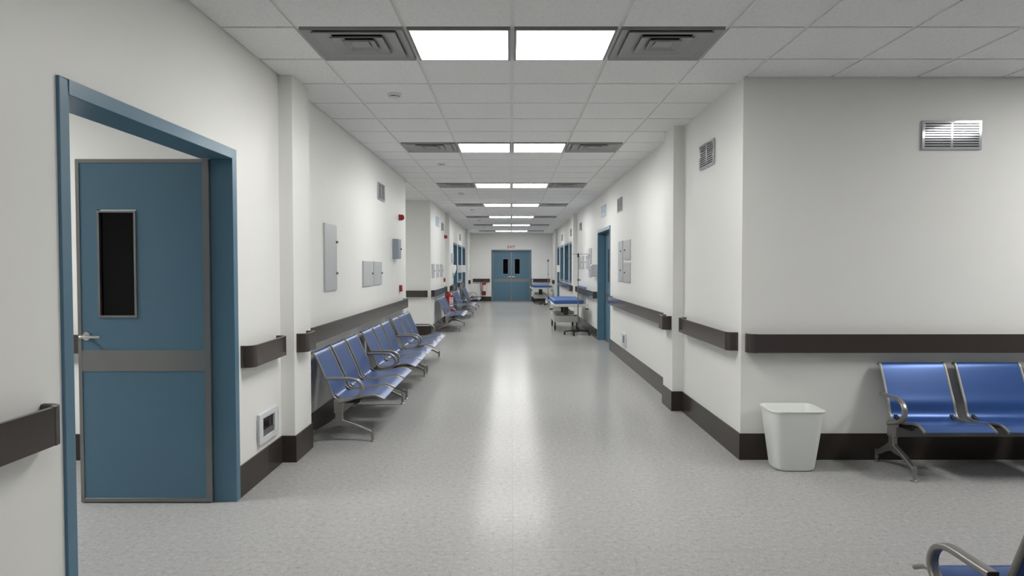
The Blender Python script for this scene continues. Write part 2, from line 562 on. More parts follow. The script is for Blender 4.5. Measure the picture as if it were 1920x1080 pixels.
def make_detector(label, group):
    t = thing('smoke_detector', label, 'smoke detector', group=group)
    bm = B(); lathe(bm, [(0.055, 0.0), (0.055, -0.010), (0.050, -0.014)], n=32)
    obj('base', bm, 'white_plastic', t)
    bm = B(); lathe(bm, [(0.042, -0.013), (0.042, -0.022)], n=32)
    obj('slot_ring', bm, 'black', t)
    bm = B(); lathe(bm, [(0.046, -0.014), (0.047, -0.019)], n=32)
    for k in range(6):
        a = 2 * pi * k / 6
        tube(bm, [(0.044 * cos(a), 0.044 * sin(a), -0.017), (0.044 * cos(a), 0.044 * sin(a), -0.027)], 0.0035, 6)
    lathe(bm, [(0.045, -0.025), (0.042, -0.034), (0.03, -0.041), (0.012, -0.044)], n=32)
    obj('cover', bm, 'white_plastic', t)
    return t

ordn = ['nearest', 'second nearest', 'third', 'fourth', 'fifth', 'sixth', 'farthest']
rear0 = make_lamp('lamp_rear_fill', 'x', 'added dim fill light panels behind the viewpoint')
lamp0 = vent0 = det0 = None
rear_used = False
for j, r_ in enumerate(lamp_rows):
    yc = ROW0 + 0.6 * r_ + 0.3
    seen = j - 2
    for i, xc in ((0, -0.3), (1, 0.3)):
        side = 'left' if i == 0 else 'right'
        if seen >= 0:
            lab = 'lit square ceiling panel, %s of the pair in the %s lamp row' % (side, ordn[seen])
        else:
            lab = 'added fill light panel behind the viewpoint, %s of pair %d' % (side, j)
            lab = 'added fill light panel %s behind the viewpoint, on the %s' % ('well' if j == 0 else 'just', side)
        if seen < 0:
            if not rear_used:
                rear0.location = (xc, yc, CEIL); rear0['label'] = lab; rear_used = True
            else: dup(rear0, (xc, yc, CEIL), 0, lab)
        elif lamp0 is None:
            lamp0 = make_lamp('lamp', lab, 'ceiling light panels along the corridor')
            lamp0.location = (xc, yc, CEIL)
        else:
            dup(lamp0, (xc, yc, CEIL), 0, lab)
    if seen < 0: continue
    for i, xc in ((0, -0.9), (1, 0.9)):
        side = 'left' if i == 0 else 'right'
        lab = 'grey louvred ceiling vent %s of the lamps in the %s lamp row' % (side, ordn[seen])
        if vent0 is None:
            vent0 = make_vent(lab, 'square ceiling vents beside the lamps'); vent0.location = (xc, yc, CEIL)
        else:
            dup(vent0, (xc, yc, CEIL), 0, lab)
    if seen < 6:
        lab = 'small white round smoke detector just beyond the %s left ceiling vent' % ordn[seen]
        loc = (-0.905, ROW0 + 0.6 * r_ + 1.5, CEIL)
        if det0 is None:
            det0 = make_detector(lab, 'smoke detectors along the ceiling'); det0.location = loc
        else:
            dup(det0, loc, 0, lab)
# the nearest row's skipped cells behind the camera get plain boards back where no vent hangs
bm = B()
for r_ in (-12, -6):
    for i in (1, 4):
        box(bm, cx_edges[i] + TI, cx_edges[i + 1] - TI, ROW0 + .6 * r_ + TI, ROW0 + .6 * (r_ + 1) - TI, TZ, TZ + .02)
struct('ceiling_rear_boards', bm, 'tile')
ls = make_lamp('lamp_side', 'lit square ceiling panel of the side hall, nearer the corridor', 'ceiling light panels of the side hall')
ls.location = (1.640 + .6 * 4.5, ROW0 - 1.2 + .3, CEIL)
ls['label'] = 'lit square side hall ceiling panel near the bench, farther from its wall'
dup(ls, (1.640 + .6 * 4.5, ROW0 - .6 + .3, CEIL), 0, 'lit square side hall ceiling panel near the bench, closer to its wall')
dup(ls, (1.640 + .6 * 10.5, ROW0 - 1.2 + .3, CEIL), 0, 'added fill light panel at the far end of the side hall, farther from the wall')  # second hall pair, added out of view to balance the light
dup(ls, (1.640 + .6 * 10.5, ROW0 - .6 + .3, CEIL), 0, 'added fill light panel at the far end of the side hall, closer to the wall')
lr = make_lamp('lamp_room', 'lit square ceiling panel in the side room, farther from the handrail wall', 'ceiling light panels of the side room')
lr.location = (-1.805 - .6 * 4.5, ROW0 - 1.2 + .3, CEIL)
dup(lr, (-1.805 - .6 * 4.5, ROW0 - .6 + .3, CEIL), 0, 'lit square ceiling panel in the side room, closer to the handrail wall')
dup(ls, (-WX - .6 * 4.5, ROW0 + .6 * 14 + .3, CEIL), 0, 'added fill light panel inside the recess, nearer the corridor', 'added fill light panels of the recess')  # pair added out of view to brighten the recess wall
dup(ls, (-WX - .6 * 5.5, ROW0 + .6 * 14 + .3, CEIL), 0, 'added fill light panel inside the recess, farther from the corridor', 'added fill light panels of the recess')

# ------------------------------------------------------------------ handrails
RZ0, RZ1 = 0.772, 0.902
def handrail(label, loc, rz, length, group='dark brown wall handrails'):
    """origin at the middle of the run on the wall; runs along local x"""
    t = thing('handrail', label, 'handrail', loc, rz, group)
    h = (RZ1 - RZ0); zc = (RZ0 + RZ1) / 2
    d, th, r_ = 0.078, 0.022, 0.045
    L2 = length / 2
    # section: (a along z, b outwards); face slightly dished between two lips
    sec = [(-h / 2, -th / 2), (-h / 2, th / 2 - .006), (-h / 2 + .006, th / 2), (-h / 2 + .014, th / 2), (-h / 2 + .017, th / 2 - .003),
           (h / 2 - .017, th / 2 - .003), (h / 2 - .014, th / 2), (h / 2 - .006, th / 2), (h / 2, th / 2 - .006), (h / 2, -th / 2)]
    sece = [(-h / 2 - .001, -th / 2 - .001), (-h / 2 - .001, th / 2 - .005), (-h / 2 + .006, th / 2 + .0015), (h / 2 - .006, th / 2 + .0015),
            (h / 2 + .001, th / 2 - .005), (h / 2 + .001, -th / 2 - .001)]
    yf = -(d - th / 2)
    cap = min(0.062, length * 0.28)
    bm = B()
    sweep(bm, [(L2 - cap, yf, zc), (-L2 + cap, yf, zc)], sec, (0, 0, 1))
    obj('rail_face', bm, 'brown', t)
    bm = B()
    box(bm, -L2 + 0.05, L2 - 0.05, -0.060, 0.0, RZ0 + 0.02, RZ0 + 0.085)
    obj('wall_bracket', bm, 'brown', t)
    for s in (-1, 1):
        rr_ = min(r_, cap * .8)
        p = [(s * (L2 - cap), yf, zc)]
        for k in range(0, 7):
            a = radians(15 * k)
            p.append((s * (L2 - th / 2 - rr_ + rr_ * sin(a)), yf + rr_ - rr_ * cos(a), zc))
        p.append((s * (L2 - th / 2), -0.001, zc))
        if s > 0: p = p[::-1]
        bm = B(); sweep(bm, p, sece, (0, 0, 1))
        obj('end_cap', bm, 'brown', t, angle=50)
    return t
def rail_side(s, y0, y1, label, on=False):
    x = s * (WX - (PD if on else 0))
    handrail(label, (x, (y0 + y1) / 2, 0), RL if s < 0 else RR, y1 - y0)
rail_side(-1, -1.2, 2.415, 'dark brown handrail ending at the near side of the open blue door')
rail_side(-1, 4.175, 4.83, 'short dark brown handrail between the open blue door and the pillar')
rail_side(-1, 4.945, 5.20, 'dark brown handrail stub on the pillar beside the first bench', True)
rail_side(-1, 5.37, 10.50, 'long dark brown handrail above the three near blue benches')
rail_side(-1, 14.13, 16.95, 'dark brown handrail below the three grey panels past the recess')
rail_side(-1, 17.30, 17.56, 'dark brown handrail stub on the far pillar above the fire extinguisher', True)
rail_side(-1, 17.78, 19.42, 'dark brown handrail under the soap dispenser before the far blue door')
rail_side(-1, 21.02, 23.0, 'dark brown handrail under the single window of the bench side')
rail_side(-1, 24.76, 25.0, 'dark brown handrail stub on the farthest bench-side pillar', True)
rail_side(1, 5.02, 6.53, 'dark brown handrail between the wall corner by the bin and the pillar')
rail_side(1, 6.685, 6.94, 'dark brown handrail stub on the near pillar of the bed side', True)
rail_side(1, 7.12, 11.28, 'long dark brown handrail between near pillar and blue double door, bed side')
rail_side(1, 13.28, 17.1, 'dark brown handrail behind the nearer hospital bed')
rail_side(1, 17.41, 17.67, 'dark brown handrail stub on the pillar beside the row of blue windows', True)
rail_side(1, 17.95, 23.40, 'dark brown handrail under the row of three blue windows')
rail_side(1, 24.76, 25.0, 'dark brown handrail stub on the farthest bed-side pillar', True)
handrail('dark brown handrail on the side hall wall above the bench and bin', ((1.653 + 6.9) / 2, YA, 0), RF, 6.9 - 1.653)
handrail('dark brown handrail seen through the doorway on the side room wall', ((-1.9 - 6.9) / 2, YA, 0), RF, 5.0)
handrail('dark brown handrail on the recess wall', ((-1.685 - 6.9) / 2, YR, 0), RF, 6.9 - 1.685)
handrail('dark brown handrail on the end wall above the small fire extinguisher', ((-1.54 - .86) / 2, YF, 0), RF, 0.68)
handrail('dark brown handrail on the end wall behind the farther bed', ((1.54 + .86) / 2, YF, 0), RF, 0.68)

# ------------------------------------------------------------------ doors and windows
def frame_u(bm, w, top, bottom=None, yo=-0.012, depth=0.122):
    """blue architrave: outer width w, closed below when bottom is given; y from yo (room side) to depth"""
    h = w / 2
    z0 = 0 if bottom is None else bottom
    box(bm, -h, -h + F, yo, depth, z0, top)
    box(bm, h - F, h, yo, depth, z0, top)
    box(bm, -h + F, h - F, yo, depth + 0.055, top - F, top)
    if bottom is not None: box(bm, -h + F, h - F, yo, depth, bottom, bottom + F)

def make_leaf(parent, hx, d, w, ang=0.0, top=1.995, handle=True, win=True):
    """door leaf: hinge at local x=hx, runs in direction d; face towards -y"""
    T = 0.042
    def X(a, c): return tuple(sorted((d * a, d * c)))
    bm = B(); x0, x1 = X(0.0, w)
    # slab with a window hole
    wx0, wx1, wz0, wz1 = w - 0.345, w - 0.122, 1.083, 1.70
    e = 0.004
    for (a, c, z0, z1) in ((e, wx0, e, top - e), (wx1, w - e, e, top - e), (wx0, wx1, e, wz0), (wx0, wx1, wz1, top - e)):
        xa, xb = X(a, c)
        box(bm, xa, xb, 0.004, T - 0.004, z0 + 0.006, z1)
    leaf = obj('door_leaf', bm, 'blue', parent)
    leaf.location = (hx, 0.125, 0)
    leaf.rotation_euler = (0, 0, ang)
    bm = B()
    for (a, c, z0, z1) in ((0, 0.034, 0.006, top), (w - 0.021, w, 0.006, top), (0.034, w - 0.021, 0.006, 0.030), (0.034, w - 0.021, top - 0.022, top)):
        xa, xb = X(a, c); box(bm, xa, xb, 0.0, T, z0, z1)
    obj('edge_trim', bm, 'trim_metal', leaf, bevel=0.0015)
    bm = B(); xa, xb = X(0.034, w - 0.021); box(bm, xa, xb, 0.0005, T - 0.0005, 0.772, 0.894)
    obj('push_band', bm, 'trim_metal', leaf)
    bm = B(); k = 0.012
    for (a, c, z0, z1) in ((wx0, wx0 + k, wz0, wz1), (wx1 - k, wx1, wz0, wz1), (wx0 + k, wx1 - k, wz0, wz0 + k), (wx0 + k, wx1 - k, wz1 - k, wz1)):
        xa, xb = X(a, c); box(bm, xa, xb, -0.003, T + 0.003, z0, z1)
    obj('window_frame', bm, 'trim_metal', leaf, bevel=0.001)
    bm = B(); xa, xb = X(wx0 + k, wx1 - k); box(bm, xa, xb, 0.016, T - 0.016, wz0 + k, wz1 - k)
    obj('pane', bm, 'black_glass', leaf)
    if handle:
        bm = B(); hxx = d * (w - 0.052); z = 0.975
        lathe(bm, [(0.024, 0.0), (0.024, 0.006), (0.020, 0.008)], (hxx, 0.002, z), 'y', 24)
        tube(bm, [(hxx, 0, z), (hxx, -0.045, z)], 0.0085, 12)
        tube(bm, smooth_path([(hxx + d * .012, -0.047, z), (hxx, -0.048, z), (hxx - d * .05, -0.049, z), (hxx - d * 0.105, -0.047, z)], 4), 0.0085, 12)
        obj('handle', bm, 'chrome', leaf)
    return leaf

def door_unit(name, label, loc, rz, width, opens=(0, 0), double=True):
    t = thing(name, label, None, loc, rz, None, 'structure')
    bm = B(); frame_u(bm, width, FT)
    obj('door_frame', bm, 'blue', t, bevel=0.003)
    h = width / 2 - F
    if double:
        w = h - 0.003
        make_leaf(t, h - 0.001, -1, w, opens[1])
        make_leaf(t, -h + 0.001, 1, w, opens[0])
    else:
        make_leaf(t, h - 0.001, -1, 2 * h - 0.004, opens[1])
    return t

def yc(d): return (d[0] + d[1]) / 2
d1 = thing('door_1', 'open blue double door with dark narrow glass leading into the side room', None, (-WX, yc(D1), 0), RL, None, 'structure')
bm = B(); frame_u(bm, D1[1] - D1[0], FT)
obj('door_frame', bm, 'blue', d1, bevel=0.003)
h1 = (D1[1] - D1[0]) / 2 - F
lf = make_leaf(d1, h1 + 0.02, -1, 0.765, -pi / 2); lf.location = (h1 + 0.020 - 0.042, 0.122, 0)
lf2 = make_leaf(d1, -h1, 1, 0.765, pi / 2, handle=True); lf2.location = (-h1 + 0.022, 0.122, 0)
door_unit('door_2', 'closed blue double exit door at the end of the corridor', (0.0, YF, 0), RF, 1.60)
door_unit('door_3', 'closed blue double door between the near pillar and the bed', (WX, yc(D3), 0), RR, D3[1] - D3[0])
door_unit('door_4', 'closed blue door past the far pillar on the bench side', (-WX, yc(D4), 0), RL, D4[1] - D4[0])
door_unit('door_5', 'last closed blue door on the bench side, past the window', (-WX, yc(D5), 0), RL, D5[1] - D5[0])
door_unit('door_6', 'last closed blue door on the bed side, past three windows', (WX, yc(D6), 0), RR, D6[1] - D6[0], double=False)

def window_unit(name, label, loc, rz, width):
    t = thing(name, label, None, loc, rz, None, 'structure')
    bm = B(); frame_u(bm, width, FT, SILL)
    obj('window_frame', bm, 'blue', t, bevel=0.003)
    bm = B(); h = width / 2 - F
    s = 0.05
    for x0, x1, z0, z1 in ((-h, -h + s, SILL + F, FT - F), (h - s, h, SILL + F, FT - F), (-h + s, h - s, SILL + F, SILL + F + s), (-h + s, h - s, FT - F - s, FT - F)):
        box(bm, x0, x1, 0.122, 0.165, z0, z1)
    obj('sash', bm, 'blue', t, bevel=0.003)
    bm = B(); box(bm, -h + s, h - s, 0.138, 0.146, SILL + F + s, FT - F - s)
    obj('pane', bm, 'black_glass', t)
    return t
window_unit('window_1', 'blue framed window nearest the pillar on the bed side', (WX, yc(W1), 0), RR, W1[1] - W1[0])
window_unit('window_2', 'middle blue framed window on the bed side', (WX, yc(W2), 0), RR, W2[1] - W2[0])
window_unit('window_3', 'blue framed window nearest the last door on the bed side', (WX, yc(W3), 0), RR, W3[1] - W3[0])
window_unit('window_4', 'blue framed window between the two far doors, bench side', (-WX, yc(W4), 0), RL, W4[1] - W4[0])

# ------------------------------------------------------------------ wall fittings
def grille(label, loc, rz, group='slatted air grilles high on the walls'):
    t = thing('wall_grille', label, 'air grille', loc, rz, group)
    W, H, D = 0.42, 0.205, 0.016
    bm = B(); fr = 0.020
    for x0, x1, z0, z1 in ((-W / 2, W / 2, -H / 2, -H / 2 + fr), (-W / 2, W / 2, H / 2 - fr, H / 2), (-W / 2, -W / 2 + fr, -H / 2 + fr, H / 2 - fr),
                           (W / 2 - fr, W / 2, -H / 2 + fr, H / 2 - fr), (-0.008, 0.008, -H / 2 + fr, H / 2 - fr)):
        box(bm, x0, x1, -D, 0, z0, z1)
    obj('frame', bm, 'grille', t, bevel=0.002)
    bm = B(); n = 9; z_lo = -H / 2 + fr; step = (H - 2 * fr) / (n + 0.45)
    for k in range(n):
        zc = z_lo + step * (k + 0.75)
        for x0, x1 in ((-W / 2 + fr, -0.008), (0.008, W / 2 - fr)):
            box(bm, x0, x1, -D + 0.001, -0.004, zc - step * 0.28, zc + step * 0.28)
    obj('slats', bm, 'grille', t)
    bm = B(); box(bm, -W / 2 + .005, W / 2 - .005, -0.004, 0.0, -H / 2 + .005, H / 2 - .005)
    obj('backing', bm, 'slot', t)
    return t
g0 = grille('slatted metal grille high on the wall over the three near benches', (-WX, 8.72, 2.302), RL)
dup(g0, (-WX, 16.45, 2.302), RL, 'small slatted grille beside the blue door sign, bench side')
dup(g0, (-WX, 22.12, 2.302), RL, 'tiny slatted grille above the far window, bench side')
dup(g0, (WX, 5.84, 2.302), RR, 'slatted grille between wall corner and near pillar, bed side')
dup(g0, (WX, 10.51, 2.302), RR, 'slatted grille between the near pillar and the blue door sign')
dup(g0, (WX, 16.40, 2.302), RR, 'slatted grille above the three grey panels behind the bed')
dup(g0, (WX, 19.0, 2.302), RR, 'slatted grille above the window nearest the pillar, bed side')
dup(g0, (WX, 22.35, 2.302), RR, 'slatted grille above the window farthest along the bed side')
dup(g0, (3.087, YA, 2.297), RF, 'shiny slatted grille high on the side hall wall above the bench')

def access_panel(label, loc, rz, W, H, locks, d=0.016, group='grey metal access panels', mat='panel'):
    t = thing('access_panel', label, 'access panel', loc, rz, group)
    bm = B(); box(bm, -W / 2, W / 2, -d * 0.5, 0, -H / 2, H / 2)
    obj('body', bm, mat, t, bevel=0.002)
    bm = B(); box(bm, -W / 2 + .004, W / 2 - .004, -d, -d * .5, -H / 2 + .004, H / 2 - .004)
    obj('door', bm, mat, t, bevel=0.002)
    for lx, lz in locks:
        bm = B(); lathe(bm, [(0.013, 0), (0.013, 0.004), (0.008, 0.010), (0.006, 0.012)], (lx * W / 2 * .88, -d, lz * H / 2), 'y', 16)
        box(bm, lx * W / 2 * .88 - .002, lx * W / 2 * .88 + .002, -d - .016, -d - .010, lz * H / 2 - .008, lz * H / 2 + .008)
        obj('lock', bm, 'bench_beam', t)
    return t
def ap_side(s, y0, y1, z0, z1, locks, label, **k):
    return access_panel(label, (s * WX, (y0 + y1) / 2, (z0 + z1) / 2), RL if s < 0 else RR, y1 - y0, z1 - z0, locks, **k)
ap_side(-1, 6.04, 6.46, 1.162, 1.757, [(1, .48), (1, -.48)], 'tall grey access panel on the wall above the nearest bench')
ap_side(-1, 7.61, 8.11, 1.158, 1.442, [(1, 0)], 'small grey access panel beside its twin, nearer the tall panel')
ap_side(-1, 8.20, 8.70, 1.158, 1.442, [(1, 0)], 'small grey access panel beside its twin, nearer the blue-grey cabinet')
ap_side(-1, 14.27, 14.72, 1.145, 1.437, [(1, 0)], 'grey access panel past the recess, first from the recess corner')
ap_side(-1, 15.12, 15.57, 1.145, 1.437, [(1, 0)], 'grey access panel past the recess, middle of three')
ap_side(-1, 15.97, 16.42, 1.145, 1.437, [(1, 0)], 'grey access panel past the recess, closest to the red call point')
ap_side(-1, 18.62, 19.1, 1.49, 1.74, [(1, 0)], 'small grey wall cabinet above the soap dispenser', d=0.05)
ap_side(1, 10.20, 10.60, 1.157, 1.757, [(.3, .5), (.3, -.45)], 'tall narrow grey access panel beside the two stacked ones')
ap_side(1, 9.56, 10.10, 1.472, 1.752, [(-.55, 0)], 'upper of two stacked grey access panels near the blue double door')
ap_side(1, 9.56, 10.10, 1.152, 1.434, [(-.55, 0)], 'lower of two stacked grey access panels near the blue double door')
ap_side(1, 14.20, 14.66, 1.155, 1.757, [(0, .5), (0, -.5)], 'tall grey access panel beyond the blue double door and towel dispenser')
ap_side(1, 14.80, 15.25, 1.330, 1.618, [(-1, 0)], 'grey access panel behind the drip stand, next to the tall one')
ap_side(1, 15.62, 16.07, 1.330, 1.618, [(-1, 0)], 'grey access panel behind the drip stand, middle of three')
ap_side(1, 16.42, 16.87, 1.330, 1.618, [(-1, 0)], 'grey access panel behind the drip stand, nearest the pillar')

# blue-grey key cabinet
t = thing('wall_cabinet', 'blue-grey metal wall cabinet near the end of the near bench wall', 'cabinet', (-WX, 9.69, 1.622), RL)
bm = B(); box(bm, -0.13, 0.13, -0.070, 0, -0.136, 0.136); obj('body', bm, 'cabinet', t, bevel=0.003)
bm = B(); box(bm, -0.127, 0.127, -0.078, -0.070, -0.133, 0.133); obj('door', bm, 'cabinet', t, bevel=0.002)
bm = B(); lathe(bm, [(0.012, 0), (0.012, 0.008), (0.007, 0.014)], (0.10, -0.078, 0), 'y', 16); obj('lock', bm, 'black', t)

def alarm_bell(label, loc, rz):
    t = thing('fire_alarm', label, 'fire alarm', loc, rz, 'red fire alarm sounders')
    bm = B(); box(bm, -0.042, 0.042, -0.03, 0, -0.042, 0.042); obj('base', bm, 'red', t, bevel=0.006)
    bm = B(); lathe(bm, [(0.042, 0.028), (0.042, 0.045), (0.036, 0.062), (0.02, 0.074), (0.006, 0.078)], n=24, axis='y'); obj('dome', bm, 'red', t)
    return t
def call_point(label, loc, rz):
    t = thing('fire_call_point', label, 'fire alarm', loc, rz, 'red fire call points')
    bm = B(); box(bm, -0.046, 0.046, -0.04, 0, -0.046, 0.046); obj('body', bm, 'red', t, bevel=0.005)
    bm = B(); box(bm, -0.030, 0.030, -0.0425, -0.04, -0.022, 0.030); obj('break_pane', bm, 'white_plastic', t)
    bm = B(); lathe(bm, [(0.010, 0.0), (0.010, 0.003)], (0, -0.0425, 0.004), 'y', 16); obj('press_spot', bm, 'black', t)
    return t
alarm_bell('red dome fire alarm above the blue-grey cabinet', (-WX, 10.14, 2.088), RL)
alarm_bell('red dome fire alarm past the recess, below the grille', (-WX, 16.98, 2.10), RL)
call_point('red fire call point below the blue-grey cabinet', (-WX, 10.16, 1.066), RL)
call_point('red fire call point past the recess, over the handrail', (-WX, 16.80, 1.062), RL)

def socket(label, loc, rz, W, H, iw, ih, ix=0.0):
    t = thing('floor_level_socket', label, 'socket', loc, rz, 'recessed sockets above the skirting')
    bm = B()
    a, c = W / 2, H / 2; p, q = iw / 2, ih / 2; D = 0.022
    for x0, x1, z0, z1 in ((-a, a, -c, -q), (-a, a, q, c), (-a, -p, -q, q), (p, a, -q, q)):
        box(bm, x0, x1, -D, 0, z0, z1)
    obj('bezel', bm, 'socket', t, bevel=0.005, segs=3)
    bm = B(); box(bm, -p, p, -0.006, 0, -q, q); obj('window', bm, 'black_glass', t)
    bm = B(); box(bm, -p, p, -0.010, -0.006, -q, -q * .35); obj('outlet_strip', bm, 'bench_beam', t)
    return t
socket('recessed wall socket with pale bezel beside the open door', (-WX, 4.60, 0.334), RL, 0.345, 0.200, 0.225, 0.125)
socket('recessed wall socket with pale bezel low on the bed-side wall', (WX, 10.04, 0.330), RR, 0.36, 0.190, 0.17, 0.115)
def small_plate(label, loc, rz, w=0.08, h=0.08, name='wall_socket', cat='socket'):
    t = thing(name, label, cat, loc, rz, 'small white wall plates')
    bm = B(); box(bm, -w / 2, w / 2, -0.009, 0, -h / 2, h / 2); obj('plate', bm, 'white_plastic', t, bevel=0.002)
    bm = B()
    nb = max(1, round(w / 0.08))
    for k in range(nb):
        xx = -w / 2 + w * (k + .5) / nb
        box(bm, xx - .022, xx + .022, -0.012, -0.009, -.022, .022)
    obj('rocker', bm, 'white_plastic', t, bevel=0.002)
    return t
small_plate('small white socket just before the blue double door', (WX, 11.36, 0.325), RR)
small_plate('small white socket just beyond the blue double door', (WX, 13.40, 0.31), RR)
small_plate('row of white light switches by the exit door', (-0.99, YF, 1.085), RF, 0.22, 0.08, 'light_switch', 'switch')

def towel_dispenser(label, loc, rz, mat='white_plastic'):
    t = thing('towel_dispenser', label, 'dispenser', loc, rz, 'box paper towel dispensers')
    bm = B(); prism(bm, [(0, -0.115), (0, 0.115), (-0.09, 0.115), (-0.115, 0.09), (-0.115, -0.115)], 'x', -0.13, 0.13)
    obj('cover', bm, mat, t, bevel=0.008, segs=3)
    bm = B(); box(bm, -0.09, 0.09, -0.085, -0.045, -0.118, -0.113); obj('slot', bm, 'black', t)
    return t
towel_dispenser('pale grey towel dispenser beside the blue double door', (WX, 13.42, 1.305), RR, 'panel')
towel_dispenser('white towel dispenser by the last blue door, bed side', (WX, 23.50, 1.315), RR)
towel_dispenser('white towel dispenser between far door and window, bench side', (-WX, 21.08, 1.315), RL)
towel_dispenser('white towel dispenser between window and last door, bench side', (-WX, 22.93, 1.315), RL)
t = thing('soap_dispenser', 'white tapered soap dispenser before the far blue door', 'dispenser', (-WX, 19.30, 1.32), RL)
bm = B(); prism(bm, [(0, -0.125), (0, 0.11), (-0.075, 0.11), (-0.105, 0.085), (-0.105, -0.02), (-0.075, -0.11), (-0.05, -0.125)], 'x', -0.065, 0.065)
obj('cover', bm, 'white_plastic', t, bevel=0.012, segs=3)
bm = B(); tube(bm, [(0, -0.05, -0.12), (0, -0.05, -0.17)], 0.014, 12); box(bm, -0.03, 0.03, -0.02, 0, -0.26, -0.12)
obj('nozzle', bm, 'panel', t)

# door signs with pictograms
def door_sign(label, loc, rz):
    t = thing('door_sign', label, 'sign', loc, rz, 'pictogram signs above doors')
    bm = B(); box(bm, -0.30, 0.30, -0.010, 0, -0.105, 0.105); obj('plate', bm, 'sign_plate', t, bevel=0.002)
    def man(cx, skirt_):
        bm = B()
        lathe(bm, [(0.021, 0), (0.021, 0.003)], (cx, -0.010, 0.062), 'y', 20)
        if skirt_: pts = [(-.018, .034), (.018, .034), (.052, -.035), (.018, -.035), (.018, -.085), (-.018, -.085), (-.018, -.035), (-.052, -.035)]
        else: pts = [(-.045, .034), (.045, .034), (.045, -.022), (.028, -.022), (.024, -.088), (-.024, -.088), (-.028, -.022), (-.045, -.022)]
        prism(bm, [(cx + a, c) for a, c in pts], 'y', -0.013, -0.010)
        obj('pictogram', bm, 'sign_blue', t)
    man(-0.15, False); man(0.15, True)
    bm = B()
    for x0, x1, z0, z1 in ((-.292, .292, .090, .098), (-.292, .292, -.098, -.090), (-.292, -.280, -.09, .09), (.280, .292, -.09, .09), (-.005, .005, -.09, .09)):
        box(bm, x0, x1, -0.0125, -0.010, z0, z1)
    obj('border', bm, 'sign_blue', t)
    return t
door_sign('pale blue restroom sign above the blue double door', (WX, 12.36, 2.352), RR)
door_sign('pale blue restroom sign high on the wall past the recess', (-WX, 15.33, 2.358), RL)

# exit sign
t = thing('exit_sign', 'white exit sign with red letters above the far double door', 'sign', (0.003, YF - 0.013, 2.160), RF)
bm = B(); box(bm, -0.185, 0.185, -0.012, 0.013, -0.105, 0.105); obj('plate', bm, 'white_plastic', t, bevel=0.004)
cu = bpy.data.curves.new('lettering', 'FONT'); cu.body = 'EXIT'; cu.size = 0.155; cu.align_x = 'CENTER'; cu.align_y = 'CENTER'; cu.extrude = 0.002; cu.offset = 0.003
cu.materials.append(M['red_label'])
tmp = bpy.data.objects.new('tmp', cu); COL.objects.link(tmp)
me = bpy.data.meshes.new_from_object(tmp.evaluated_get(bpy.context.evaluated_depsgraph_get()))
bpy.data.objects.remove(tmp)
o = bpy.data.objects.new('lettering', me); COL.objects.link(o); o.parent = t
o.location = (0, -0.0142, 0.0); o.rotation_euler = (pi / 2, 0, 0)

